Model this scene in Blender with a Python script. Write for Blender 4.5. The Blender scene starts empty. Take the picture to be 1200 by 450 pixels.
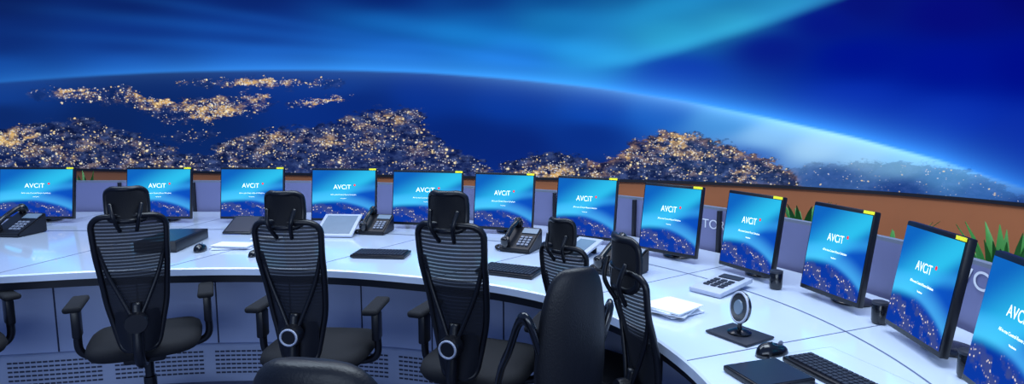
import bpy, bmesh, math, random
import numpy as np
from math import sin, cos, pi, radians, atan2, atan, sqrt
from mathutils import Vector, Matrix
random.seed(7)
SC = bpy.context.scene
COL = SC.collection
SC.view_settings.view_transform = 'Standard'
SC.view_settings.look = 'None'
SC.view_settings.exposure = 0.0

def lin(c):
    return tuple((x/255/12.92) if x/255 <= .04045 else ((x/255+.055)/1.055)**2.4 for x in c)

# ---------------------------------------------------------------- materials
def mat(name, rgb, rough=.5, metal=0., noise=0., nscale=20., bump=0., bscale=200., coat=0., emis=None, estr=0.):
    m = bpy.data.materials.new(name); m.use_nodes = True
    nt = m.node_tree; b = nt.nodes['Principled BSDF']
    c = lin(rgb)
    b.inputs['Base Color'].default_value = (*c, 1)
    b.inputs['Roughness'].default_value = rough
    b.inputs['Metallic'].default_value = metal
    b.inputs['Coat Weight'].default_value = coat
    b.inputs['Coat Roughness'].default_value = .06
    tc = nt.nodes.new('ShaderNodeTexCoord')
    if noise > 0:
        n = nt.nodes.new('ShaderNodeTexNoise'); n.inputs['Scale'].default_value = nscale
        n.inputs['Detail'].default_value = 4
        r = nt.nodes.new('ShaderNodeMapRange')
        r.inputs['To Min'].default_value = 1-noise; r.inputs['To Max'].default_value = 1+noise
        mx = nt.nodes.new('ShaderNodeVectorMath'); mx.operation = 'SCALE'
        mx.inputs[0].default_value = c
        nt.links.new(tc.outputs['Object'], n.inputs['Vector'])
        nt.links.new(n.outputs['Fac'], r.inputs['Value'])
        nt.links.new(r.outputs['Result'], mx.inputs['Scale'])
        nt.links.new(mx.outputs['Vector'], b.inputs['Base Color'])
    if bump > 0:
        n = nt.nodes.new('ShaderNodeTexNoise'); n.inputs['Scale'].default_value = bscale
        bp = nt.nodes.new('ShaderNodeBump'); bp.inputs['Strength'].default_value = bump
        bp.inputs['Distance'].default_value = .002
        nt.links.new(tc.outputs['Object'], n.inputs['Vector'])
        nt.links.new(n.outputs['Fac'], bp.inputs['Height'])
        nt.links.new(bp.outputs['Normal'], b.inputs['Normal'])
    if emis:
        b.inputs['Emission Color'].default_value = (*lin(emis), 1)
        b.inputs['Emission Strength'].default_value = estr
    return m

M_white = mat('desk_white', (214, 227, 248), .18, noise=.03, nscale=3, coat=.8)
M_edge = mat('desk_edge', (190, 198, 216), .4, noise=.03)
M_dark = mat('dark_strip', (22, 25, 36), .5, noise=.1)
M_cab = mat('cabinet_panel', (176, 190, 226), .45, noise=.04, nscale=4)
M_joint = mat('panel_joint', (96, 106, 136), .5, noise=.05)
M_cab2 = mat('cabinet_vent', (166, 180, 214), .5, noise=.05)
M_slot = mat('vent_slot', (50, 56, 82), .6, noise=.05)
M_black = mat('black_plastic', (9, 11, 19), .36, noise=.15)
M_black2 = mat('black_gloss', (9, 11, 18), .2, noise=.1, coat=.3)
M_fabric = mat('black_fabric', (8, 10, 18), .85, noise=.25, nscale=60, bump=.5, bscale=500)
M_leather = mat('black_leather', (8, 9, 15), .45, noise=.15, nscale=30, bump=.4, bscale=160)
M_grey = mat('grey_plastic', (120, 128, 146), .4, noise=.05)
M_lgrey = mat('light_grey_plastic', (180, 187, 205), .4, noise=.04)
M_metal = mat('metal', (150, 156, 170), .25, metal=1, noise=.05)
M_paper = mat('paper', (236, 240, 248), .7, noise=.03, nscale=30)
M_key = mat('keycap', (34, 38, 52), .5, noise=.1)
M_brown = mat('brown_wood', (196, 118, 70), .5, noise=.14, nscale=2)
M_part = mat('partition_panel', (122, 126, 168), .35, noise=.05, nscale=2)
M_floor = mat('floor_carpet', (78, 88, 118), .8, noise=.25, nscale=25)
M_leaf = mat('leaf', (60, 135, 52), .5, noise=.3, nscale=9)
M_pot = mat('pot', (70, 72, 84), .5, noise=.1)
M_text = mat('white_text', (240, 245, 255), .5, emis=(225, 235, 252), estr=.8)
M_sign = mat('white_lettering', (235, 238, 248), .5, noise=.02)
M_red = mat('red_dot', (220, 30, 40), .5, emis=(225, 30, 45), estr=.8)
M_yellow = mat('yellow_label', (225, 220, 40), .5, noise=.05, emis=(215, 215, 40), estr=.4)
M_lcd = mat('lcd_panel', (110, 128, 146), .2, noise=.1)
M_glass = mat('dark_glass', (30, 36, 52), .3, noise=.1, coat=.1)
M_tan = mat('tan_leaflet', (190, 170, 140), .6, noise=.1)

def N(nt, t, **kw):
    n = nt.nodes.new(t)
    for k, v in kw.items(): setattr(n, k, v)
    return n
def math_n(nt, op, a, b=None, c=None, clamp=False):
    n = N(nt, 'ShaderNodeMath', operation=op); n.use_clamp = clamp
    for i, x in enumerate((a, b, c)):
        if x is None: continue
        if isinstance(x, (int, float)): n.inputs[i].default_value = x
        else: nt.links.new(x, n.inputs[i])
    return n.outputs[0]
def mixc(nt, f, a, b):
    n = N(nt, 'ShaderNodeMix', data_type='RGBA')
    for s, x in ((0, f), (6, a), (7, b)):
        if isinstance(x, (int, float)): n.inputs[s].default_value = x
        elif isinstance(x, tuple): n.inputs[s].default_value = (*x, 1)
        else: nt.links.new(x, n.inputs[s])
    return n.outputs[2]
def smooth(nt, v, lo, hi, t0=0., t1=1.):
    n = N(nt, 'ShaderNodeMapRange', interpolation_type='SMOOTHSTEP')
    nt.links.new(v, n.inputs['Value'])
    n.inputs['From Min'].default_value = lo; n.inputs['From Max'].default_value = hi
    n.inputs['To Min'].default_value = t0; n.inputs['To Max'].default_value = t1
    return n.outputs['Result']

# mesh back material : woven see-through net
def make_net():
    m = bpy.data.materials.new('chair_net'); m.use_nodes = True
    nt = m.node_tree; b = nt.nodes['Principled BSDF']; out = nt.nodes['Material Output']
    b.inputs['Base Color'].default_value = (*lin((9, 12, 22)), 1); b.inputs['Roughness'].default_value = .7
    tc = N(nt, 'ShaderNodeTexCoord'); sp = N(nt, 'ShaderNodeSeparateXYZ')
    nt.links.new(tc.outputs['Object'], sp.inputs[0])
    a = math_n(nt, 'SINE', math_n(nt, 'MULTIPLY', sp.outputs['Z'], 2*pi/.015))
    h = smooth(nt, a, .35, .75)
    up = smooth(nt, sp.outputs['Z'], .70, 1.0, .15, 1.)
    hole = math_n(nt, 'MULTIPLY', math_n(nt, 'MULTIPLY', h, .18), up)
    hole = math_n(nt, 'ADD', hole, .03)
    tr = N(nt, 'ShaderNodeBsdfTransparent'); mx = N(nt, 'ShaderNodeMixShader')
    nt.links.new(hole, mx.inputs[0]); nt.links.new(b.outputs[0], mx.inputs[1]); nt.links.new(tr.outputs[0], mx.inputs[2])
    nt.links.new(mx.outputs[0], out.inputs['Surface'])
    return m
M_net = make_net()

# monitor picture
def make_screen():
    m = bpy.data.materials.new('monitor_picture'); m.use_nodes = True
    nt = m.node_tree; nt.nodes.remove(nt.nodes['Principled BSDF']); out = nt.nodes['Material Output']
    uv = N(nt, 'ShaderNodeUVMap'); sp = N(nt, 'ShaderNodeSeparateXYZ'); nt.links.new(uv.outputs[0], sp.inputs[0])
    X, Y = sp.outputs[0], sp.outputs[1]
    base = mixc(nt, smooth(nt, Y, .1, 1.), lin((10, 74, 190)), lin((12, 90, 172)))
    base = mixc(nt, smooth(nt, X, .5, 1.1, 0., .6), base, lin((8, 58, 155)))
    d1 = math_n(nt, 'SUBTRACT', Y, math_n(nt, 'MULTIPLY_ADD', X, .75, .22))
    b1 = math_n(nt, 'MULTIPLY', smooth(nt, d1, -.30, -.02), smooth(nt, d1, -.02, .60, 1., 0.))
    col = mixc(nt, math_n(nt, 'MULTIPLY', b1, .85), base, lin((42, 182, 220)))
    d2 = math_n(nt, 'SUBTRACT', Y, math_n(nt, 'MULTIPLY_ADD', X, .2, .46))
    b2 = math_n(nt, 'MULTIPLY', smooth(nt, d2, -.12, 0.), smooth(nt, d2, 0., .12, 1., 0.))
    col = mixc(nt, math_n(nt, 'MULTIPLY', b2, .45), col, lin((56, 170, 232)))
    dx = math_n(nt, 'SUBTRACT', X, .30); dy = math_n(nt, 'SUBTRACT', Y, -.90)
    r = math_n(nt, 'SQRT', math_n(nt, 'ADD', math_n(nt, 'MULTIPLY', dx, dx), math_n(nt, 'MULTIPLY', dy, dy)))
    glow = math_n(nt, 'MULTIPLY', smooth(nt, r, 1.2, 1.28), smooth(nt, r, 1.28, 1.5, 1., 0.))
    col = mixc(nt, math_n(nt, 'MULTIPLY', glow, .5), col, lin((80, 190, 240)))
    inside = smooth(nt, r, 1.18, 1.30, 1., 0.)
    col = mixc(nt, inside, col, lin((8, 50, 146)))
    nz = N(nt, 'ShaderNodeTexNoise'); nz.inputs['Scale'].default_value = 4; nz.inputs['Detail'].default_value = 8
    nt.links.new(uv.outputs[0], nz.inputs['Vector'])
    land = math_n(nt, 'MULTIPLY', smooth(nt, nz.outputs['Fac'], .44, .54), smooth(nt, r, 1.14, 1.26, 1., 0.))
    col = mixc(nt, math_n(nt, 'MULTIPLY', land, .75), col, lin((58, 70, 122)))
    v = N(nt, 'ShaderNodeTexVoronoi'); v.inputs['Scale'].default_value = 34
    nt.links.new(uv.outputs[0], v.inputs['Vector'])
    dots = math_n(nt, 'MULTIPLY', smooth(nt, v.outputs['Distance'], .12, .42, 1., 0.), land)
    sc = N(nt, 'ShaderNodeSeparateColor'); nt.links.new(v.outputs['Color'], sc.inputs[0])
    dots = math_n(nt, 'MULTIPLY', dots, smooth(nt, sc.outputs[0], .35, .75))
    col = mixc(nt, dots, col, lin((240, 226, 214)))
    e = N(nt, 'ShaderNodeEmission'); nt.links.new(col, e.inputs[0]); e.inputs[1].default_value = 1.3
    nt.links.new(e.outputs[0], out.inputs['Surface'])
    return m
M_screen = make_screen()

# ---------------------------------------------------------------- mesh helpers
def new_mesh(name, verts, faces, m, sm=False):
    me = bpy.data.meshes.new(name)
    me.from_pydata([tuple(v) for v in verts], [], [tuple(f) for f in faces])
    me.update()
    if m: me.materials.append(m)
    if sm:
        for p in me.polygons: p.use_smooth = True
    return me
def obj(name, me, parent=None, loc=(0, 0, 0), rot=(0, 0, 0), scale=(1, 1, 1)):
    o = bpy.data.objects.new(name, me); COL.objects.link(o)
    o.location = loc; o.rotation_euler = rot; o.scale = scale
    if parent: o.parent = parent
    return o
def empty(name, loc=(0, 0, 0), yaw=0.):
    o = obj(name, None, None, loc, (0, 0, yaw)); o.empty_display_size = .1
    return o
def m_bm(bm, name, m, sm=True, angle=40):
    me = bpy.data.meshes.new(name); bmesh.ops.recalc_face_normals(bm, faces=bm.faces)
    for f in bm.faces: f.smooth = sm
    if sm:
        for e in bm.edges:
            if len(e.link_faces) == 2 and e.calc_face_angle(0) > radians(angle): e.smooth = False
    bm.to_mesh(me); bm.free(); me.materials.append(m); return me
def m_box(name, size, m, bev=.004, seg=2, taper=None, off=(0, 0, 0)):
    bm = bmesh.new(); bmesh.ops.create_cube(bm, size=1)
    for v in bm.verts:
        v.co = Vector((v.co.x*size[0], v.co.y*size[1], v.co.z*size[2]))
        if taper and v.co.z > 0: v.co.x *= taper; v.co.y *= taper
        v.co += Vector(off)
    if bev > 0: bmesh.ops.bevel(bm, geom=bm.edges[:], offset=bev, segments=seg, affect='EDGES', profile=.5)
    return m_bm(bm, name, m)
def m_boxes(name, boxes, m, bev=0):
    bm = bmesh.new()
    for (cx, cy, cz, sx, sy, sz) in boxes:
        r = bmesh.ops.create_cube(bm, size=1)
        for v in r['verts']: v.co = Vector((v.co.x*sx+cx, v.co.y*sy+cy, v.co.z*sz+cz))
    if bev > 0: bmesh.ops.bevel(bm, geom=bm.edges[:], offset=bev, segments=1, affect='EDGES')
    return m_bm(bm, name, m, sm=False)
def m_lathe(name, prof, m, n=28, axis='Z'):
    vs = []; fs = []
    for r, z in prof:
        for i in range(n):
            a = 2*pi*i/n; p = (r*cos(a), r*sin(a), z)
            if axis == 'Y': p = (p[0], p[2], p[1])
            if axis == 'X': p = (p[2], p[0], p[1])
            vs.append(p)
    for j in range(len(prof)-1):
        for i in range(n):
            fs.append((j*n+i, j*n+(i+1) % n, (j+1)*n+(i+1) % n, (j+1)*n+i))
    fs.append(tuple(range(n))); fs.append(tuple(range((len(prof)-1)*n, len(prof)*n)))
    bm = bmesh.new(); me = new_mesh('t', vs, fs, None); bm.from_mesh(me); bpy.data.meshes.remove(me)
    return m_bm(bm, name, m)
def sweep(name, pts, r, m, n=8, closed=False, rr=None):
    pts = [Vector(p) for p in pts]; L = len(pts); vs = []; fs = []
    up = Vector((0, 0, 1)); prev = None
    for i, p in enumerate(pts):
        if closed: t = pts[(i+1) % L]-pts[i-1]
        else: t = pts[min(i+1, L-1)]-pts[max(i-1, 0)]
        t.normalize()
        if prev is None:
            a = t.cross(up)
            if a.length < .2: a = t.cross(Vector((1, 0, 0)))
        else: a = prev-t*prev.dot(t)
        a.normalize(); prev = a; b = t.cross(a)
        rad = rr[i] if rr else r
        for k in range(n):
            an = 2*pi*k/n; vs.append(p+(a*cos(an)+b*sin(an))*rad)
    for i in range(L if closed else L-1):
        j = (i+1) % L
        for k in range(n): fs.append((i*n+k, i*n+(k+1) % n, j*n+(k+1) % n, j*n+k))
    if not closed:
        fs.append(tuple(range(n))[::-1]); fs.append(tuple(range((L-1)*n, L*n)))
    return new_mesh(name, vs, fs, m, True)
def cat(p, n=8, closed=False):
    r = []; L = len(p)
    q = [Vector(x) for x in p]
    rng = range(L) if closed else range(L-1)
    for i in rng:
        a = q[(i-1) % L] if closed else q[max(i-1, 0)]
        b = q[i]; c = q[(i+1) % L]
        d = q[(i+2) % L] if closed else q[min(i+2, L-1)]
        for k in range(n):
            t = k/n
            r.append(.5*(2*b+(c-a)*t+(2*a-5*b+4*c-d)*t*t+(3*b-a-3*c+d)*t**3))
    if not closed: r.append(q[-1])
    return r
def join_me(name, parts):
    bm = bmesh.new(); mats = []
    for me, mx in parts:
        n0 = len(bm.faces)
        tmp = me.copy(); tmp.transform(mx); bm.from_mesh(tmp)
        bm.faces.ensure_lookup_table()
        mt = me.materials[0]
        if mt not in mats: mats.append(mt)
        for f in bm.faces[n0:]: f.material_index = mats.index(mt)
        bpy.data.meshes.remove(tmp)
    out = bpy.data.meshes.new(name); bm.to_mesh(out); bm.free()
    for mt in mats: out.materials.append(mt)
    return out
def resample(p, n):
    d = [0]
    for i in range(1, len(p)): d.append(d[-1]+(p[i]-p[i-1]).length)
    out = []; j = 0
    for k in range(n):
        t = d[-1]*k/(n-1)
        while j < len(d)-2 and d[j+1] < t: j += 1
        w = (t-d[j])/max(d[j+1]-d[j], 1e-9)
        out.append(p[j].lerp(p[j+1], min(max(w, 0), 1)))
    return out

# ---------------------------------------------------------------- room shell
WALL = [(-9.705, 9.041), (-7.424, 8.64), (-4.625, 8.068), (-1.603, 7.45), (0.507, 7.071), (2.257, 6.546), (3.379, 5.871), (3.896, 5.41), (4.253, 4.913), (4.521, 4.165), (4.439, 3.392)]
wc = cat([(x, y, 0) for x, y in WALL], 20)
wlen = [0]
for i in range(1, len(wc)): wlen.append(wlen[-1]+(wc[i]-wc[i-1]).length)
wlen = np.array(wlen); wx = np.array([p.x for p in wc]); wy = np.array([p.y for p in wc])

NS, NZ = 800, 170
ss = np.linspace(0, wlen[-1], NS); zz = np.linspace(.80, 4.2, NZ)
Sg, Zg = np.meshgrid(ss, zz)
Xg = np.interp(Sg, wlen, wx); Yg = np.interp(Sg, wlen, wy)
co = np.stack([Xg, Yg, Zg], -1).reshape(-1, 3)
idx = np.arange(NS*NZ).reshape(NZ, NS)
fc = np.stack([idx[:-1, :-1], idx[:-1, 1:], idx[1:, 1:], idx[1:, :-1]], -1).reshape(-1, 4)
me = bpy.data.meshes.new('video_wall'); me.from_pydata(co.tolist(), [], fc.tolist()); me.update()
# video frame coordinates on the wall (picture columns p, rows q)
S_T = [-1, .95, 2.47, 3.92, 5.28, 6.54, 7.73, 8.84, 9.88, 10.89, 11.84, 12.72, 13.51, 14.22, 14.84, 15.4, 16.5]
P_T = [-240, -100, 0, 100, 200, 300, 400, 500, 600, 700, 800, 900, 1000, 1100, 1200, 1300, 1500]
Pp = np.interp(Sg, S_T, P_T).ravel(); Qq = (139-(Zg-1.5)*700/Yg).ravel()

def rbf(ctrl, p, q, sig):
    acc = np.zeros((len(p), 3)); ws = np.zeros(len(p))
    for (x, y, c) in ctrl:
        w = 1/(((p-x)/sig)**2+((q-y)/(sig*.45))**2+.06)**1.8
        acc += w[:, None]*np.array(lin(c))**.5; ws += w
    return (acc/ws[:, None])**2
SKY = [(-100, 0, (10, 30, 90)), (0, 0, (10, 32, 95)), (0, 50, (12, 44, 118)), (0, 85, (18, 72, 160)), (150, 0, (10, 36, 105)), (150, 50, (13, 50, 132)), (150, 80, (20, 78, 172)),
       (300, 0, (10, 38, 112)), (300, 40, (14, 56, 142)), (300, 75, (22, 86, 184)), (450, 0, (8, 38, 115)), (450, 35, (13, 70, 155)), (450, 72, (24, 98, 192)),
       (560, 0, (10, 56, 132)), (560, 35, (16, 92, 172)), (600, 66, (24, 102, 192)), (650, 0, (12, 76, 146)), (650, 30, (20, 108, 176)), (690, 62, (32, 130, 200)),
       (720, 0, (16, 88, 152)), (780, 15, (22, 110, 166)), (780, 40, (30, 130, 182)), (850, 0, (18, 100, 158)), (850, 30, (30, 122, 172)), (900, 0, (24, 110, 168)),
       (900, 60, (6, 26, 136)), (960, 30, (5, 22, 134)), (800, 88, (10, 54, 172)), (1000, 10, (6, 18, 122)), (1000, 70, (0, 18, 144)), (1000, 120, (5, 40, 172)),
       (1100, 20, (5, 12, 124)), (1100, 80, (0, 18, 146)), (1100, 140, (8, 46, 175)), (1200, 0, (5, 10, 112)), (1200, 80, (0, 14, 138)), (1200, 160, (10, 44, 165)), (1320, 60, (0, 12, 130)), (300, -60, (8, 30, 100)), (800, -60, (10, 60, 130)), (1100, -60, (4, 10, 100))]
SEA = [(-100, 130, (12, 44, 112)), (0, 112, (16, 60, 142)), (0, 135, (12, 42, 108)), (120, 150, (11, 38, 98)), (200, 150, (10, 40, 104)), (400, 100, (12, 54, 140)), (420, 120, (8, 42, 124)), (500, 110, (8, 50, 145)), (540, 160, (7, 38, 120)),
       (600, 120, (8, 56, 156)), (600, 170, (8, 38, 122)), (700, 130, (8, 68, 174)), (690, 160, (9, 48, 138)), (770, 130, (20, 94, 196)), (850, 143, (64, 142, 218)), (900, 160, (132, 190, 242)),
       (960, 175, (160, 208, 247)), (1010, 185, (150, 203, 247)), (1060, 195, (134, 196, 245)), (1110, 208, (92, 162, 230)), (1160, 224, (60, 120, 205)), (880, 185, (54, 104, 190)), (980, 207, (54, 100, 178)), (1060, 222, (30, 72, 156)), (1200, 250, (14, 50, 135)), (700, 210, (12, 42, 115))]
LIMB = ([-200, -100, 0, 100, 200, 300, 400, 500, 600, 700, 800, 900, 1000, 1100, 1200, 1300, 1500], [116, 106, 98, 91, 86, 84, 84, 87, 94, 104, 119, 139, 161, 188, 221, 258, 330])
lp = np.arange(-200, 1500, 5.); lq = np.interp(lp, *LIMB); kq = np.ones(15)/15
lq = np.convolve(np.pad(lq, 7, mode='edge'), kq, 'valid')
limb = np.interp(Pp, lp, lq); slope = np.gradient(lq, lp); sl = np.interp(Pp, lp, slope)
dl = (Qq-limb)/np.sqrt(1+sl**2)
sky = rbf(SKY, Pp, Qq, 100.); sea = rbf(SEA, Pp, Qq, 80.)
def sst(x, a, b):
    t = np.clip((x-a)/(b-a), 0, 1); return t*t*(3-2*t)
ax = np.array([690, 740, 790, 850, 920, 980, 1040, 1100.]); aq = np.array([80, 75, 62, 44, 22, 0, -30, -70.])
edge = np.interp(Pp, ax, aq); ed = edge-Qq
on = sst(Pp, 650, 770)*np.clip(1-(Pp-1000)/200, 0, 1)
au = on*sst(ed, -9, 10)*np.exp(-np.clip(ed, 0, 999)/22.)
sky = sky + au[:, None]*np.array(lin((60, 185, 210)))[None]*.62
au2 = sst(Pp, 560, 760)*np.exp(-((ed-52)/16.)**2)
sky = sky + au2[:, None]*np.array(lin((30, 140, 190)))[None]*.30
sh = np.exp(-((Qq-(18+(Pp-350)*.13))/13.)**2)*sst(Pp, 330, 520)*sst(Pp, 760, 660)
sky = sky + sh[:, None]*np.array(lin((24, 130, 190)))[None]*.38
for (q0, k, wd, am) in ((30, .10, 7, .14), (52, .06, 6, .13), (8, .16, 6, .10)):
    bd = np.exp(-((Qq-(q0+(Pp-200)*k))/wd)**2)*sst(Pp, -50, 250)*sst(Pp, 720, 560)
    sky = sky + bd[:, None]*np.array(lin((30, 120, 210)))[None]*am
gi = np.interp(Pp, [0, 200, 400, 600, 750, 850, 950, 1100, 1200], [.24, .42, .58, .75, .85, .95, 1., .95, .6])
glow = np.exp(-np.clip(-dl, 0, 999)/np.interp(Pp, [0, 600, 1200], [10, 11, 16]))
sky = sky + (glow*gi)[:, None]*np.array(lin((70, 170, 250)))[None]*.95
rim = np.exp(-np.clip(dl, 0, 999)/9.)
sea = sea + (rim*gi)[:, None]*np.array(lin((140, 210, 252)))[None]*np.interp(Pp, [0, 500, 800, 900, 1100, 1200], [.10, .16, .50, .65, .6, .3])[:, None]
m_ = sst(dl, -2.6, 1.6)[:, None]
colr = sky*(1-m_)+sea*m_

def sdist(poly, p, q):
    n = len(poly); dmin = np.full(len(p), 1e9); ins = np.zeros(len(p), bool)
    for i in range(n):
        x0, y0 = poly[i]; x1, y1 = poly[(i+1) % n]
        ex, ey = x1-x0, y1-y0; L = ex*ex+ey*ey+1e-9
        t = np.clip(((p-x0)*ex+(q-y0)*ey)/L, 0, 1)
        dmin = np.minimum(dmin, np.hypot(p-x0-t*ex, q-y0-t*ey))
        c = ((y0 > q) != (y1 > q)) & (p < (x1-x0)*(q-y0)/((y1-y0) if y1 != y0 else 1e-9)+x0)
        ins ^= c
    return np.where(ins, dmin, -dmin)
A1 = [(20, 110), (60, 103), (110, 105), (150, 98), (160, 112), (200, 118), (250, 112), (300, 108), (330, 118), (300, 132), (250, 142), (190, 145), (150, 125), (90, 120), (40, 118)]
A2 = [(205, 97), (300, 93), (405, 96), (400, 102), (300, 103), (210, 102)]
A3 = [(330, 120), (410, 112), (405, 118), (340, 128)]
B = [(-240, 150), (0, 150), (60, 143), (100, 140), (130, 152), (165, 162), (215, 180), (235, 182), (255, 168), (290, 155), (340, 150), (375, 148), (410, 135), (440, 128), (480, 127), (500, 133), (495, 148), (515, 165), (540, 178), (570, 190), (575, 200), (570, 235), (-240, 235)]
Cc = [(585, 192), (620, 183), (650, 178), (680, 182), (700, 192), (735, 178), (740, 168), (775, 155), (810, 156), (845, 166), (880, 178), (910, 190), (940, 205), (950, 225), (700, 225), (590, 210)]
Dd = [(930, 195), (1000, 190), (1080, 190), (1150, 204), (1200, 230), (1250, 245), (1250, 255), (1050, 240), (940, 220)]
E_ = [(170, 158), (215, 150), (260, 152), (250, 165), (205, 170)]
sdA = np.maximum.reduce([sdist(A1, Pp, Qq)-1, sdist(A2, Pp, Qq), sdist(A3, Pp, Qq)-1, sdist(E_, Pp, Qq)-3])
sdB = sdist(B, Pp, Qq); sdC = sdist(Cc, Pp, Qq); sdD = sdist(Dd, Pp, Qq)
sd = np.maximum.reduce([sdA, sdB, sdC, sdD])
ter = np.where(sdA >= sd-.01, .35, np.where(sdD >= sd-.01, .40, np.where(sdC >= sd-.01, .92, .85)))
hot = [(180, 115, 26, 9, 1.), (240, 130, 34, 10, 1.1), (300, 115, 20, 8, .7), (95, 106, 34, 6, .7), (10, 162, 24, 11, .9), (450, 138, 28, 10, .45), (400, 168, 40, 14, .25), (300, 165, 40, 12, .25), (790, 163, 34, 9, .7), (830, 185, 60, 14, .30), (640, 202, 50, 6, .7), (880, 205, 30, 8, .4), (300, 97, 80, 5, .6), (110, 180, 80, 14, .25), (735, 190, 16, 8, .6), (490, 165, 22, 12, .25), (370, 118, 28, 6, .7)]
city = np.full(len(Pp), .30)
for x, y, rx, ry, w in hot: city += w*np.exp(-((Pp-x)/rx)**2-((Qq-y)/ry)**2)
city = np.where(sdD >= sd-.01, .12, city); city = np.clip(city, 0, 1.4)
warmedge = np.exp(-((sdC-3)/5.)**2)*(sdC > -8)*(Pp > 690)
def fattr(name, arr):
    a = me.attributes.new(name, 'FLOAT', 'POINT'); a.data.foreach_set('value', arr.astype(np.float32))
fattr('landsd', np.clip(sd, -60, 60)); fattr('terrain', ter); fattr('city', city); fattr('warm', warmedge)
a = me.attributes.new('tint', 'FLOAT_COLOR', 'POINT')
a.data.foreach_set('color', np.concatenate([colr, np.ones((len(colr), 1))], 1).astype(np.float32).ravel())
a = me.attributes.new('frame', 'FLOAT_VECTOR', 'POINT')
a.data.foreach_set('vector', np.stack([Pp/100, Qq/100, np.zeros(len(Pp))], -1).astype(np.float32).ravel())

def make_video():
    m = bpy.data.materials.new('video_wall_picture'); m.use_nodes = True
    nt = m.node_tree; nt.nodes.remove(nt.nodes['Principled BSDF']); out = nt.nodes['Material Output']
    def at(n): x = N(nt, 'ShaderNodeAttribute'); x.attribute_name = n; return x
    tint = at('tint').outputs['Color']; fr = at('frame').outputs['Vector']
    sdn = at('landsd').outputs['Fac']; te = at('terrain').outputs['Fac']; ci = at('city').outputs['Fac']; wa = at('warm').outputs['Fac']
    def noise(scale, det=6, sy=2.2, rough=.6):
        mp = N(nt, 'ShaderNodeMapping'); mp.inputs['Scale'].default_value = (1, sy, 1); nt.links.new(fr, mp.inputs[0])
        n = N(nt, 'ShaderNodeTexNoise'); n.inputs['Scale'].default_value = scale; n.inputs['Detail'].default_value = det
        n.inputs['Roughness'].default_value = rough
        nt.links.new(mp.outputs[0], n.inputs['Vector']); return n.outputs['Fac']
    def vor(scale, sy=1.3):
        mp = N(nt, 'ShaderNodeMapping'); mp.inputs['Scale'].default_value = (1, sy, 1); nt.links.new(fr, mp.inputs[0])
        n = N(nt, 'ShaderNodeTexNoise'); n.inputs['Scale'].default_value = 9; nt.links.new(mp.outputs[0], n.inputs['Vector'])
        v2 = N(nt, 'ShaderNodeVectorMath', operation='MULTIPLY_ADD'); nt.links.new(n.outputs['Color'], v2.inputs[0])
        v2.inputs[1].default_value = (.06, .06, 0); nt.links.new(mp.outputs[0], v2.inputs[2])
        v = N(nt, 'ShaderNodeTexVoronoi'); v.inputs['Scale'].default_value = scale
        nt.links.new(v2.outputs[0], v.inputs['Vector'])
        sc = N(nt, 'ShaderNodeSeparateColor'); nt.links.new(v.outputs['Color'], sc.inputs[0])
        return v.outputs['Distance'], sc.outputs[0], sc.outputs[1]
    nb = noise(6, 10, 2.2, .68)
    f = math_n(nt, 'ADD', sdn, math_n(nt, 'MULTIPLY', math_n(nt, 'SUBTRACT', nb, .5), 40))
    land = smooth(nt, f, -2.5, 2.5)
    rough = noise(8, 10, 1.6, .68)
    broad = noise(3.5, 5, 2.4, .6)
    tcol = mixc(nt, smooth(nt, rough, .38, .72), lin((10, 18, 50)), lin((72, 92, 146)))
    tcol = mixc(nt, smooth(nt, broad, .42, .62, 0., .5), tcol, lin((14, 32, 86)))
    tcol = mixc(nt, math_n(nt, 'MULTIPLY', wa, .6), tcol, mixc(nt, smooth(nt, rough, .42, .64), lin((34, 30, 46)), lin((170, 128, 84))))
    col = mixc(nt, math_n(nt, 'MULTIPLY', land, te), tint, tcol)
    cl = noise(3.6, 7, 1.8, .65)
    dens = math_n(nt, 'MULTIPLY', math_n(nt, 'MULTIPLY', ci, smooth(nt, cl, .36, .64, .2, 1.8)), land)
    hz = math_n(nt, 'MULTIPLY', smooth(nt, dens, .35, 1.3), smooth(nt, rough, .40, .60), clamp=True)
    col = mixc(nt, math_n(nt, 'MULTIPLY', hz, .9), col, lin((230, 186, 110)))
    for scale, r0, r1, amp, cc in ((11, .03, .24, 1.3, (255, 240, 196)), (24, .06, .40, 1.1, (252, 226, 172)), (42, .12, .48, .8, (218, 224, 240))):
        d, ra, rb = vor(scale)
        dot = smooth(nt, d, r0, r1, 1., 0.)
        thr = math_n(nt, 'SUBTRACT', math_n(nt, 'ADD', math_n(nt, 'MULTIPLY', dens, .9), ra), 1.0)
        k = math_n(nt, 'MULTIPLY', math_n(nt, 'MULTIPLY', dot, smooth(nt, thr, 0., .12)), amp, clamp=True)
        col = mixc(nt, k, col, lin(cc))
    e = N(nt, 'ShaderNodeEmission'); nt.links.new(col, e.inputs[0]); e.inputs[1].default_value = 1.0
    nt.links.new(e.outputs[0], out.inputs['Surface'])
    return m
me.materials.append(make_video())
obj('video_wall', me)

def ribbon(name, pts, z0, z1, m, thick=.0, n=None):
    L = len(pts); vs = []; fs = []
    for i, p in enumerate(pts):
        t = (pts[min(i+1, L-1)]-pts[max(i-1, 0)]).normalized(); nr = Vector((-t.y, t.x, 0))
        a = Vector((p.x, p.y, 0)); b = a+nr*thick
        vs += [(a.x, a.y, z0), (a.x, a.y, z1), (b.x, b.y, z1), (b.x, b.y, z0)]
    for i in range(L-1):
        o, q = i*4, i*4+4
        for k in range(4): fs.append((o+k, q+k, q+(k+1) % 4, o+(k+1) % 4))
    fs.append((0, 1, 2, 3)); fs.append(((L-1)*4+3, (L-1)*4+2, (L-1)*4+1, (L-1)*4))
    me = new_mesh(name, vs, fs, m)
    bm = bmesh.new(); bm.from_mesh(me); bmesh.ops.recalc_face_normals(bm, faces=bm.faces); bm.to_mesh(me); bm.free()
    return me
wc2 = resample(wc, 120)
obj('wall_back', ribbon('wall_back', wc2, 0, .785, M_brown, .15))
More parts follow.
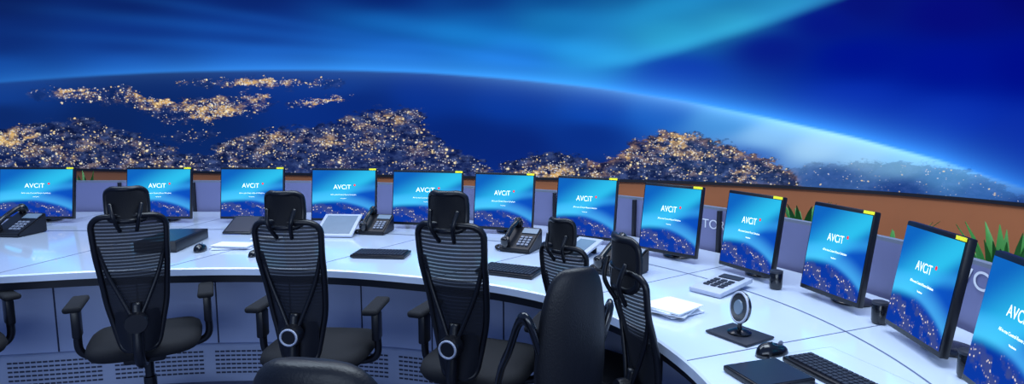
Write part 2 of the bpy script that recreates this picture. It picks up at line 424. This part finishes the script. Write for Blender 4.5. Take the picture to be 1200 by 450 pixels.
obj('trim_1', ribbon('trim_1', wc2, .775, .805, M_dark, -.03))
L = len(wc2); back = []
for i, p in enumerate(wc2):
    t = (wc2[min(i+1, L-1)]-wc2[max(i-1, 0)]).normalized(); back.append(p+Vector((-t.y, t.x, 0))*.03)
obj('wall_upper', ribbon('wall_upper', back, .785, 4.3, M_dark, .12))
fl = new_mesh('floor', [(-11, -5, 0), (7, -5, 0), (7, 10.5, 0), (-11, 10.5, 0)], [(0, 1, 2, 3)], M_floor)
obj('floor', fl)

# ---------------------------------------------------------------- console desk
FR = [(-4.3, 2.5), (-3.4, 2.64), (-2.667, 2.758), (-2.111, 2.885), (-1.727, 2.94), (-1.295, 2.953), (-0.849, 2.902), (-0.493, 2.804), (-0.157, 2.684), (0.075, 2.546), (0.279, 2.364), (0.43, 2.138), (0.515, 1.9), (0.56, 1.644), (0.565, 1.3), (.54, 1.0), (.48, .7)]
RE = [(-4.6, 4.72), (-3.8, 4.78), (-2.6, 4.80), (-1.6, 4.76), (-1.1, 4.66), (-.5, 4.45), (0.08, 4.22), (.6, 3.92), (1.05, 3.45), (1.36, 2.95), (1.56, 2.45), (1.62, 2.0), (1.58, 1.6), (1.48, 1.2), (1.36, .75)]
ND = 120
front = resample(cat([(x, y, 0) for x, y in FR], 10), ND)
rear = resample(cat([(x, y, 0) for x, y in RE], 10), ND)
def between(t, off=0):
    return [front[i].lerp(rear[i], t) for i in range(ND)]
def setback(d):
    return [front[i]+(rear[i]-front[i]).normalized()*d for i in range(ND)]
def slab(name, a, b, z0, z1, m, m_side=None):
    n = len(a); vs = []; fs = []
    for i in range(n):
        vs += [(a[i].x, a[i].y, z0), (a[i].x, a[i].y, z1-.006), (a[i].x+(b[i].x-a[i].x)*.006, a[i].y+(b[i].y-a[i].y)*.006, z1), (b[i].x, b[i].y, z1), (b[i].x, b[i].y, z0)]
    for i in range(n-1):
        o, q = i*5, i*5+5
        for k in range(5): fs.append((o+k, q+k, q+(k+1) % 5, o+(k+1) % 5))
    fs.append((0, 1, 2, 3, 4)); fs.append(tuple((n-1)*5+k for k in (4, 3, 2, 1, 0)))
    me = new_mesh(name, vs, fs, m)
    bm = bmesh.new(); bm.from_mesh(me); bmesh.ops.recalc_face_normals(bm, faces=bm.faces); bm.to_mesh(me); bm.free()
    return me
desk = empty('control_console_desk')
obj('desktop', slab('desktop', front, rear, .712, .75, M_white), desk)
obj('under_shade_strip', slab('under_shade_strip', setback(.03), between(.98), .668, .7115, M_dark), desk)  # recessed dark strip, its colour stands in for shade below the desktop
obj('cabinet', slab('cabinet', setback(.40), between(.9), .22, .667, M_cab), desk)
obj('plinth', slab('plinth', setback(.37), between(.88), .0, .2195, M_cab2), desk)
cabf = setback(.40); plf = setback(.37)
bxs = []
for k, z in enumerate((.05, .075, .10, .125, .15, .175)):
    for i in range(2, ND-2):
        if i % 9 in (0,): continue
        for t in (.0, .5):
            p = plf[i].lerp(plf[i+1], t); bxs.append((p, z, i))
vs = []; fs = []
for p, z, i in bxs:
    t = (plf[i+1]-plf[i]); L_ = t.length; t.normalize(); nr = Vector((-t.y, t.x, 0))
    a = p-nr*.003; b = p+t*L_*.40-nr*.003; o = len(vs)
    vs += [(a.x, a.y, z), (b.x, b.y, z), (b.x, b.y, z+.010), (a.x, a.y, z+.010)]; fs.append((o, o+1, o+2, o+3))
obj('vent_slots', new_mesh('vent_slots', vs, fs, M_slot), desk)
obj('shelf_line', ribbon('shelf_line', setback(.397), .60, .606, M_joint, .002), desk)
for k, i in enumerate(range(4, ND-1, 7)):
    p = cabf[i]; d = (rear[i]-front[i]).normalized()
    obj('cabinet_joint_%d' % k, m_box('cabinet_joint', (.006, .008, .44), M_slot, 0), desk, (p.x, p.y, .442), (0, 0, atan2(d.y, d.x)-pi/2))
for k, i in enumerate((18, 33, 47, 60, 73, 86, 99)):
    a, b = front[i], rear[i]; d = (b-a); c = (a+b)/2
    obj('desktop_joint_%d' % k, m_box('dj', (.003, d.length*.99, .002), M_joint, 0), desk, (c.x, c.y, .7505), (0, 0, atan2(d.y, d.x)-pi/2))
chan = [front[i].lerp(rear[i], .60) for i in range(ND)]; chan2 = [front[i].lerp(rear[i], .606) for i in range(ND)]
def strip(name, a, b, z, m):
    vs = []; fs = []
    for i in range(len(a)): vs += [(a[i].x, a[i].y, z), (b[i].x, b[i].y, z)]
    for i in range(len(a)-1): fs.append((2*i, 2*i+2, 2*i+3, 2*i+1))
    return new_mesh(name, vs, fs, m)
obj('cable_channel', strip('cable_channel', chan, chan2, .7515, M_joint), desk)

pr = []
for i in range(ND):
    t = (rear[min(i+1, ND-1)]-rear[max(i-1, 0)]).normalized(); pr.append(rear[i]+Vector((-t.y, t.x, 0))*.03)
part = empty('privacy_partition')
obj('panels', ribbon('panels', pr, 0.0, .985, M_part, .03), part)
obj('top_rail', ribbon('top_rail', pr, .985, 1.0, M_grey, .032), part)
for k, i in enumerate(range(3, ND, 8)):
    p = pr[i]; t = (pr[min(i+1, ND-1)]-pr[i-1]).normalized()
    obj('mullion_%d' % k, m_box('mullion', (.02, .045, .985), M_dark, 0), part, (p.x, p.y, .4925), (0, 0, atan2(t.y, t.x)))

# ---------------------------------------------------------------- monitors
def txt(body, size, m):
    cu = bpy.data.curves.new('t', 'FONT'); cu.body = body; cu.size = size; cu.align_x = 'CENTER'; cu.extrude = .0003
    o = bpy.data.objects.new('t', cu); COL.objects.link(o)
    dg = bpy.context.evaluated_depsgraph_get(); me = bpy.data.meshes.new_from_object(o.evaluated_get(dg))
    bpy.data.objects.remove(o); me.materials.clear(); me.materials.append(m); return me
for k, (body, size, x, y, z) in enumerate((('HISTORY', .075, 1.13, 3.40, .875), ('AVCiT', .10, 1.63, 2.06, .90))):
    i = min(range(1, ND-1), key=lambda j: (pr[j].x-x)**2+(pr[j].y-y)**2)
    t = (pr[i+1]-pr[i-1]).normalized(); nr = Vector((-t.y, t.x, 0)); p = pr[i]-nr*.004
    obj('lettering_%d' % k, txt(body, size, M_sign), part, (p.x, p.y, z), (pi/2, 0, atan2(t.y, t.x)))
T1 = txt('AVCiT', .045, M_text); T2 = txt('All-in-one Control Room Solutions', .0130, M_text); T3 = txt('Visualization', .008, M_text)
MON = [((-3.71, 4.26), (-3.17, 4.26)), ((-2.79, 4.26), (-2.32, 4.26)), ((-2.11, 4.26), (-1.65, 4.26)), ((-1.43, 4.19), (-0.96, 4.15)), ((-0.83, 4.05), (-0.34, 3.94)), ((-0.26, 3.89), (0.13, 3.76)), ((0.26, 3.65), (0.60, 3.46)), ((0.70, 3.26), (0.945, 3.01)), ((1.03, 2.92), (1.17, 2.63)), ((1.24, 2.51), (1.32, 2.21)), ((1.32, 2.05), (1.29, 1.73)), ((1.25, 1.59), (1.18, 1.25))]
H = .36
neck_me = m_box('neck', (.05, .025, .22), M_black, .006)
base_me = m_lathe('base', [(.08, 0), (.08, .006), (.07, .010), (.03, .014)], M_black2, 32)
for (a, b) in MON:
    a = Vector((*a, 0)); b = Vector((*b, 0)); d = b-a; w = d.length; c = (a+b)/2
    e = empty('computer_monitor', (c.x, c.y, .787), atan2(d.y, d.x))
    tl = (radians(-8), 0, 0)
    obj('housing', m_box('housing', (w, .028, H+.014), M_black, .005, off=(0, .016, H/2)), e, rot=tl)
    obj('back_cover', m_box('back_cover', (w*.6, .03, H*.6), M_black, .01, off=(0, .043, H/2)), e, rot=tl)
    sw = w/2-.008
    sm_ = bpy.data.meshes.new('screen')
    sm_.from_pydata([(-sw, 0, .012), (sw, 0, .012), (sw, 0, H-.008), (-sw, 0, H-.008)], [], [(0, 1, 2, 3)])
    uvl = sm_.uv_layers.new(name='UVMap')
    for i, (x, y) in enumerate(((0, 0), (1, 0), (1, 1), (0, 1))): uvl.data[i].uv = (x, y)
    sm_.materials.append(M_screen); obj('screen', sm_, e, (0, 0, 0), tl)
    k = w/.47
    Rt = Matrix.Rotation(radians(-8), 4, 'X')
    def onscr(name, me, x, z, sx=1, yy=-.0015):
        p = Rt @ Vector((x, yy, z)); obj(name, me, e, p, (radians(82), 0, 0), (sx, 1, 1))
    onscr('logo', T1, -.01*k, H*.61, k)
    onscr('caption', T2, 0, H*.49, k)
    onscr('caption_small', T3, 0, H*.42, k)
    onscr('logo_dot', m_lathe('dot', [(.007, 0), (.007, .001)], M_red, 16), .08*k, H*.69, k)
    onscr('energy_label', m_box('lab', (.05, .012, .001), M_yellow, 0), w/2-.028, H+.001, 1, -.0005)
    obj('neck', neck_me, e, (0, .105, .075)); obj('base', base_me, e, (0, .13, -.0355))

# ---------------------------------------------------------------- task chairs
def chair_parts():
    P = []
    I = Matrix.Identity(4); T = Matrix.Translation
    parts = []
    for k in range(5):
        a = 2*pi*k/5+.3; R = Matrix.Rotation(a, 4, 'Z')
        leg = sweep('leg', [(.03, 0, .12), (.12, 0, .115), (.22, 0, .095), (.29, 0, .078)], .02, M_black, 8, rr=[.028, .024, .019, .015])
        parts.append((leg, R))
        wh = m_lathe('wheel', [(.012, -.028), (.028, -.024), (.03, -.006), (.014, -.004), (.014, .004), (.03, .006), (.028, .024), (.012, .028)], M_black2, 16, 'Y')
        parts.append((wh, R @ T((.29, 0, .0305))))
        parts.append((m_lathe('stem', [(.008, .03), (.008, .085)], M_metal, 10), R @ T((.29, 0, 0))))
    parts.append((m_lathe('hub', [(.04, .09), (.045, .12), (.035, .15)], M_black, 20), I))
    P.append(('star_base', join_me('star_base', parts)))
    P.append(('gas_column', m_lathe('gas_column', [(.028, .15), (.028, .27), (.02, .272), (.02, .40)], M_black2, 20)))
    P.append(('mechanism', m_box('mechanism', (.17, .26, .045), M_black, .012, off=(0, -.02, .412))))
    vs = []; fs = []; n = 40; prof = [(.0, -.035), (.8, -.035), (.95, -.028), (1., -.005), (.97, .02), (.88, .035), (.6, .04), (0.0, .032)]
    for r, z in prof:
        for i in range(n):
            a = 2*pi*i/n; ca, sa = cos(a), sin(a)
            x = abs(ca)**.55*(1 if ca > 0 else -1)*.235*r; y = abs(sa)**.55*(1 if sa > 0 else -1)*.24*r
            vs.append((x, y, z+.468-(.03*(y/.24)**3 if y > 0 else 0)))
    for j in range(len(prof)-1):
        for i in range(n): fs.append((j*n+i, j*n+(i+1) % n, (j+1)*n+(i+1) % n, (j+1)*n+i))
    P.append(('seat', new_mesh('seat', vs, fs, M_fabric, True)))
    HB = .605
    def hw(v): return np.interp(v, [0, .12, .35, .7, .93, 1], [.066, .084, .112, .130, .136, .128])
    def ybk(v): return -.27+.03*sin(pi*min(v*1.3, 1))-.075*v
    def S(u, v, dy=0):
        return Vector((u*hw(v), ybk(v)+.035*u*u+dy, .50+HB*v+.012*(1-u*u)*(v > .99)))
    nu, nv = 12, 26; vs = []; fs = []
    for j in range(nv+1):
        for i in range(nu+1): vs.append(S(-1+2*i/nu, j/nv))
    for j in range(nv):
        for i in range(nu):
            a = j*(nu+1)+i; fs.append((a, a+1, a+nu+2, a+nu+1))
    P.append(('back_net', new_mesh('back_net', vs, fs, M_net, True)))
    ol = [S(-1, v) for v in np.linspace(.04, .96, 14)]+[S(u, 1) for u in (-.82, -.4, 0, .4, .82)]+[S(1, v) for v in np.linspace(.96, .04, 14)]+[S(u, 0) for u in (.8, 0, -.8)]
    P.append(('back_frame', sweep('back_frame', cat(ol, 3, True), .0125, M_black, 8, True)))
    vs = []; fs = []
    for j in range(9):
        for i in range(nu+1):
            v = .30*j/8; q = S((-1+2*i/nu)*(1-.25*(j/8)**3), v, -.012); vs.append(q)
    for j in range(8):
        for i in range(nu):
            a = j*(nu+1)+i; fs.append((a, a+1, a+nu+2, a+nu+1))
    P.append(('lumbar_shield', new_mesh('lumbar_shield', vs, fs, M_black, True)))
    P.append(('spine', sweep('spine', cat([(0, -.10, .41), (0, -.22, .42), (0, -.305, .48), (0, -.30, .60), (0, -.275, .72)], 6), .022, M_black, 10)))
    for sgn, nm in ((1, 'left'), (-1, 'right')):
        P.append(('brace_'+nm, sweep('brace', cat([(0, -.30, .62), (sgn*.05, -.285, .74), (sgn*.095, -.28, .86), (sgn*.124, -.285, .98)], 6), .009, M_black, 8)))
    P.append(('dial', m_lathe('dial', [(.042, -.345), (.045, -.335), (.045, -.30)], M_black, 28, 'Y')))
    ring = [(.033*cos(a), -.348, .033*sin(a)) for a in np.linspace(0, 2*pi, 29)[:-1]]
    P.append(('dial_ring', sweep('dial_ring', ring, .0045, M_lgrey, 6, True)))
    hp = []
    for sgn in (-1, 1):
        hp.append((sweep('post', cat([(sgn*.03, -.335, 1.05), (sgn*.045, -.375, 1.11), (sgn*.055, -.355, 1.17)], 6), .008, M_black, 8), I))
    P.append(('headrest_posts', join_me('headrest_posts', hp)))
    vs = []; fs = []; nu2, nv2 = 14, 8
    def HR(u, v, d):
        k = (1-abs(2*v-1)**4*.16)
        return Vector((u*.072*k, -.335+.03*u*u-.03*(v-.5)**2*4*.3+d, 1.095+.135*v))
    for d in (0, -.02):
        for j in range(nv2+1):
            for i in range(nu2+1): vs.append(HR(-1+2*i/nu2, j/nv2, d))
    m0 = (nu2+1)*(nv2+1)
    for dd in (0, m0):
        for j in range(nv2):
            for i in range(nu2):
                a = dd+j*(nu2+1)+i; fs.append((a, a+1, a+nu2+2, a+nu2+1))
    P.append(('headrest_pad', new_mesh('headrest_pad', vs, fs, M_fabric, True)))
    ol = [HR(-1, v, -.01) for v in np.linspace(.1, .9, 6)]+[HR(u, 1, -.01) for u in (-.8, -.4, 0, .4, .8)]+[HR(1, v, -.01) for v in np.linspace(.9, .1, 6)]+[HR(u, 0, -.01) for u in (.8, .4, 0, -.4, -.8)]
    P.append(('headrest_frame', sweep('headrest_frame', cat(ol, 3, True), .012, M_black, 8, True)))
    for sgn, nm in ((1, 'right'), (-1, 'left')):
        P.append(('arm_post_'+nm, sweep('arm', cat([(sgn*.08, 0, .405), (sgn*.20, -.01, .41), (sgn*.262, -.02, .45), (sgn*.265, -.03, .56), (sgn*.265, -.03, .66)], 6), .017, M_black, 8)))
        P.append(('arm_sleeve_'+nm, m_box('sleeve', (.035, .065, .13), M_black, .01, off=(sgn*.265, -.03, .585))))
        P.append(('arm_pad_'+nm, m_box('pad', (.07, .22, .028), M_fabric, .012, 3, off=(sgn*.262, -.02, .675))))
    return P
CP = chair_parts()
def task_chair(x, y, yaw, s=1.0, zs=1.0, hs=1.0, dial=True):
    e = empty('office_chair', (x, y, 0), radians(yaw)); e.scale = (s, s, zs)
    for nm, me in CP:
        if nm == 'dial_ring' and not dial: continue
        lz = 0; sc = (1, 1, 1)
        if nm.startswith('headrest') and hs != 1.0:
            sc = (hs, 1, hs); lz = -1.23*(hs-1)
        loc = (0, 0, lz)
        if nm.startswith('dial'): loc = (0, .005, .64)
        obj(nm, me, e, loc, (0, 0, 0), sc)
    return e
task_chair(-1.75, 2.76, 26, 1.0, .985, dial=False)
task_chair(-.87, 2.64, -4, 1.0, .985)
task_chair(-.125, 2.47, -20, 1.0, 1.0)
task_chair(.37, 2.50, -42, .82, .90, dial=False)
task_chair(.655, 2.03, -74, .90, .90, 1.35, dial=False)
task_chair(-2.63, 2.62, 54, 1.0, .97, dial=False)

def leather_parts():
    P = [p for p in CP if p[0] in ('star_base', 'gas_column', 'mechanism', 'seat')]
    P = [(n, m.copy()) for n, m in P]
    for n, m in P:
        if n == 'seat': m.materials[0] = M_leather
    vs = []; fs = []; nu, nv = 28, 20
    for j in range(nv+1):
        v = j/nv; ph = -pi/2+pi*v
        zc = abs(sin(ph))**.7*(1 if ph > 0 else -1); rc = max(cos(ph), 0)**.5
        for i in range(nu):
            a = 2*pi*i/nu; ca, sa = cos(a), sin(a)
            X = abs(ca)**.8*(1 if ca > 0 else -1)*.20*rc*(1-.12*abs(zc)); Y = abs(sa)**.9*(1 if sa > 0 else -1)*.055*rc
            Z = .76+.28*zc
            vs.append((X, Y-.27-.10*(Z-.5)+.9*X*X, Z))
    for j in range(nv):
        for i in range(nu): fs.append((j*nu+i, j*nu+(i+1) % nu, (j+1)*nu+(i+1) % nu, (j+1)*nu+i))
    P.append(('back_cushion', new_mesh('back_cushion', vs, fs, M_leather, True)))
    for sgn, nm in ((1, 'right'), (-1, 'left')):
        P.append(('arm_loop_'+nm, sweep('arm_loop', cat([(sgn*.17, -.27, .80), (sgn*.225, -.27, .89), (sgn*.255, -.22, .90), (sgn*.265, -.12, .80), (sgn*.265, -.02, .72), (sgn*.26, .04, .62), (sgn*.24, .04, .50), (sgn*.20, .03, .45)], 6), .018, M_black2, 10)))
    P.append(('back_bar', sweep('back_bar', cat([(0, -.1, .42), (0, -.28, .43), (0, -.32, .52), (0, -.31, .66)], 5), .025, M_black, 8)))
    return P
LP = leather_parts()
for (x, y, yaw, s, zs) in ((.10, 1.78, 26, .58, 1.05), (-.375, 1.50, -10, .93, .957)):
    e = empty('leather_chair', (x, y, 0), radians(yaw)); e.scale = (s, s, zs)
    for nm, me_ in LP: obj(nm, me_, e)

# ---------------------------------------------------------------- desk items
ZT = .7525
def keyboard(x, y, yaw, w=.32, dpt=.12, z=ZT):
    e = empty('keyboard', (x, y, z), radians(yaw))
    obj('case', m_box('case', (w, dpt, .016), M_black, .004, off=(0, 0, .009)), e)
    bx = []
    for r in range(5):
        for c in range(15):
            bx.append((-w/2+.012+(w-.024)*(c+.5)/15, -dpt/2+.010+(dpt-.02)*(r+.5)/5, .020, (w-.024)/15*.8, (dpt-.02)/5*.78, .006))
    obj('keys', m_boxes('keys', bx, M_key), e)
keyboard(-.72, 3.22, -6, .30, .15)
keyboard(-.01, 2.86, -24, .30, .17)
def mouse(x, y, yaw, s=1):
    e = empty('computer_mouse', (x, y, ZT), radians(yaw)); vs = []; fs = []; n = 20; m = 8
    for j in range(m+1):
        ph = pi/2*j/m
        for i in range(n):
            a = 2*pi*i/n
            vs.append((.03*s*cos(a)*cos(ph)**.6, .055*s*sin(a)*cos(ph)**.6, .034*s*sin(ph)*(1-.15*sin(a))))
    for j in range(m):
        for i in range(n): fs.append((j*n+i, j*n+(i+1) % n, (j+1)*n+(i+1) % n, (j+1)*n+i))
    fs.append(tuple(range(n))[::-1]); obj('body', new_mesh('body', vs, fs, M_black2, True), e)
    obj('wheel', m_lathe('wheel', [(.006, -.003), (.009, -.002), (.009, .002), (.006, .003)], M_grey, 12, 'X'), e, (0, .03*s, .030*s))
mouse(-1.78, 3.346, 10, 1.1); mouse(-1.41, 3.22, -20, .9); mouse(.83, 1.83, -70, 1.1)
def slab_dev(name, x, y, yaw, w, d, h, m, face=None, inset=.015, tilt=0, extra=None, z=ZT):
    e = empty(name, (x, y, z), radians(yaw))
    dz = d/2*sin(radians(tilt))
    obj('body', m_box('body', (w, d, h), m, min(.004, h*.3), off=(0, 0, h/2)), e, (0, 0, dz), (radians(tilt), 0, 0))
    if face: obj('face', m_box('face', (w-2*inset, d-2*inset, .002), face, 0, off=(0, 0, h+.0008)), e, (0, 0, dz), (radians(tilt), 0, 0))
    if tilt: obj('prop', m_box('prop', (w*.6, .012, d*sin(radians(tilt))*.8), M_black, .002, off=(0, d*.38, d*sin(radians(tilt))*.4)), e)
    if extra: obj('details', extra, e, (0, 0, dz), (radians(tilt), 0, 0))
    return e
slab_dev('equipment_box', -2.02, 3.50, 4, .23, .42, .06, M_black, M_glass)
slab_dev('touch_panel', -1.79, 3.92, -3, .19, .20, .012, M_black, M_glass, .012, 24)
slab_dev('touch_panel', -1.13, 3.84, -4, .25, .25, .014, M_lgrey, M_lcd, .022, 24)
slab_dev('touch_panel', .37, 3.22, -38, .16, .27, .014, M_lgrey, M_lcd, .03, 14)
def papers(x, y, yaw, w, d, n=5, tan=False):
    e = empty('paper_stack', (x, y, ZT), radians(yaw))
    for k in range(n):
        obj('sheet_%d' % k, m_box('sheet', (w, d, .005), M_tan if (tan and k in (1, 3)) else M_paper, 0), e, (random.uniform(-.02, .02), random.uniform(-.02, .02), .003+k*.0052), (0, 0, random.uniform(-.25, .25)))
papers(-1.62, 3.44, 5, .22, .12, 4); papers(.63, 2.26, -50, .15, .17, 6, True); papers(-1.52, 3.66, 0, .16, .05, 3, False)
bx = []
for r in range(4):
    for c in range(3): bx.append((-.035+c*.035, -.02+r*.028-.04, .024, .024, .018, .004))
bx.append((0, .085, .023, .10, .05, .004))
slab_dev('intercom_panel', .925, 2.57, -50, .15, .27, .02, M_lgrey, None, 0, 4, m_boxes('btn', bx, M_key))
slab_dev('tablet_computer', .745, 1.66, -72, .16, .19, .018, M_black, M_glass, .006)
slab_dev('keyboard_tray', .985, 1.66, -72, .40, .27, .004, M_joint, M_white, .006, z=.7505)
keyboard(.93, 1.645, -72, .29, .11, .7565)

def phone(x, y, yaw, s=1.0):
    e = empty('desk_phone', (x, y, ZT), radians(yaw)); e.scale = (s, s, s)
    w, d = .18, .19
    vs = [(-w/2, -d/2, 0), (w/2, -d/2, 0), (w/2, d/2, 0), (-w/2, d/2, 0), (-w/2, -d/2, .02), (w/2, -d/2, .02), (w/2, d/2, .11), (-w/2, d/2, .11)]
    fs = [(3, 2, 1, 0), (4, 5, 6, 7), (0, 1, 5, 4), (1, 2, 6, 5), (2, 3, 7, 6), (3, 0, 4, 7)]
    me = new_mesh('b', vs, fs, None); bm = bmesh.new(); bm.from_mesh(me); bmesh.ops.bevel(bm, geom=bm.edges[:], offset=.006, segments=2, affect='EDGES')
    obj('body', m_bm(bm, 'body', M_black), e)
    sl = atan2(.09, d)
    bx = []
    for r in range(4):
        for c in range(3): bx.append((.0+c*.024, -.065+r*.022, .003, .017, .014, .006))
    obj('keypad', m_boxes('keypad', bx, M_grey), e, (.012, 0, .066), (sl, 0, 0))
    obj('display', m_box('display', (.09, .045, .004), M_lcd, 0), e, (.036, .055, .094), (sl, 0, 0))
    h = cat([(-.055, -.095, .055), (-.055, -.06, .075), (-.055, 0, .112), (-.055, .06, .135), (-.055, .095, .14)], 5)
    rr = [.022 if (i < 3 or i > len(h)-4) else .014 for i in range(len(h))]
    obj('handset', sweep('handset', h, .016, M_black2, 10, rr=rr), e)
    obj('earpiece', m_lathe('earpiece', [(.024, -.03), (.027, -.01), (.022, .01)], M_black2, 16), e, (-.055, .088, .138), (sl, 0, 0))
    obj('mouthpiece', m_lathe('mouthpiece', [(.024, -.03), (.027, -.01), (.022, .01)], M_black2, 16), e, (-.055, -.085, .062), (sl, 0, 0))
    cd = []
    for i in range(150):
        t = i/149; a = t*2*pi*22
        cx = -.09-.05*sin(t*pi); cy = -.09+.16*t
        cd.append((cx+.006*cos(a), cy, .008+.006*sin(a)))
    obj('cord', sweep('cord', cd, .002, M_black, 5), e)
phone(-3.22, 3.84, -5, 1.15); phone(-.90, 3.90, -10, 1.0); phone(.05, 3.38, -25, 1.05); phone(.53, 2.86, -45, 1.1)

e = empty('desk_webcam', (.79, 2.0, ZT), radians(-58))
obj('plate', m_box('plate', (.17, .15, .008), M_key, .003, off=(0, 0, .004)), e)
obj('foot', m_lathe('foot', [(.04, .008), (.04, .014), (.015, .024)], M_black2, 24), e)
obj('post', m_lathe('post', [(.008, .02), (.008, .06)], M_black2, 12), e)
R_ = (radians(-8), 0, radians(-22))
obj('disc', m_lathe('disc', [(.052, -.008), (.056, 0), (.052, .008)], M_black2, 36, 'Y'), e, (0, 0, .10), R_)
obj('disc_rim', sweep('rim', [(.052*cos(a), -.006, .052*sin(a)) for a in np.linspace(0, 2*pi, 33)[:-1]], .004, M_lgrey, 6, True), e, (0, 0, .10), R_)
obj('disc_lens', m_lathe('lens', [(.024, -.012), (.028, -.006)], M_lcd, 24, 'Y'), e, (0, 0, .10), R_)

cup = m_lathe('cup_body', [(.024, 0), (.027, .01), (.027, .07), (.024, .075), (.022, .06)], M_black2, 24)
for x, y in ((1.17, 2.58), (1.355, 2.13), (1.325, 1.66)):
    e = empty('black_cup', (x, y, ZT)); obj('cup_body', cup, e)
    obj('lid', m_lathe('lid', [(.028, .071), (.028, .08), (.016, .084)], M_key, 24), e)

# ---------------------------------------------------------------- plants behind the partition
def plant(x, y, ztop, n=16, spread=.16, seed=1, z0=.62):
    rnd = random.Random(seed); e = empty('potted_plant', (x, y, 0))
    obj('pot', m_lathe('pot', [(.09, 0), (.13, z0*.6), (.14, z0), (.125, z0), (.12, z0-.04)], M_pot, 28), e)
    vs = []; fs = []
    for k in range(n):
        a = rnd.uniform(0, 2*pi); h = (ztop-z0)*rnd.uniform(.6, 1.); sp = rnd.uniform(.3, 1)*spread; w = rnd.uniform(.016, .028)
        dx, dy = cos(a), sin(a); m = 7
        b0 = len(vs)
        for i in range(m+1):
            t = i/m; r = sp*t*t; ww = w*sin(pi*min(.12+t*.88, 1))+.001
            cx, cy, cz = dx*(.03+r), dy*(.03+r), z0-.05+(h+.05)*t-(.04*t**4)
            vs += [(cx-dy*ww, cy+dx*ww, cz+.004), (cx, cy, cz), (cx+dy*ww, cy-dx*ww, cz+.004)]
        for i in range(m):
            o = b0+i*3; fs += [(o, o+1, o+4, o+3), (o+1, o+2, o+5, o+4)]
    obj('leaves', new_mesh('leaves', vs, fs, M_leaf, True), e)
plant(-3.72, 5.2, 1.10, 14, .16, 2); plant(1.85, 3.75, 1.03, 24, .18, 3); plant(2.05, 3.15, 1.02, 24, .2, 4); plant(1.93, 2.28, 1.12, 34, .22, 5)

# ---------------------------------------------------------------- lights
def area(name, loc, size, power, rgb=(1, 1, 1), rot=(0, 0, 0)):
    l = bpy.data.lights.new(name, 'AREA'); l.shape = 'RECTANGLE'; l.size, l.size_y = size; l.energy = power; l.color = rgb
    o = bpy.data.objects.new(name, l); COL.objects.link(o); o.location = loc; o.rotation_euler = rot
area('ceiling_light', (-2.2, 2.9, 4.6), (4, 1.6), 160, (.70, .85, 1))
area('ceiling_light', (1.2, 1.8, 4.6), (2.4, 2.4), 170, (.76, .88, 1))
area('ceiling_light', (-.5, 5.6, 4.6), (7, .8), 65, (.95, .95, 1))
area('added_front_fill', (-.6, -4.0, 1.9), (6, 1.6), 120, (.68, .82, 1), (radians(88), 0, 0))  # added unseen fill behind the camera, brightens the cabinet fronts under the desk
w = bpy.data.worlds.new('world'); SC.world = w; w.use_nodes = True
w.node_tree.nodes['Background'].inputs[0].default_value = (.24, .42, .95, 1)
w.node_tree.nodes['Background'].inputs[1].default_value = .5

# ---------------------------------------------------------------- camera
cd = bpy.data.cameras.new('camera'); cd.lens = 21.0; cd.sensor_width = 36; cd.clip_start = .05
cam = bpy.data.objects.new('camera', cd); COL.objects.link(cam)
cam.location = (0, 0, 1.5); cam.rotation_euler = (pi/2-atan(86/700), 0, 0)
SC.camera = cam
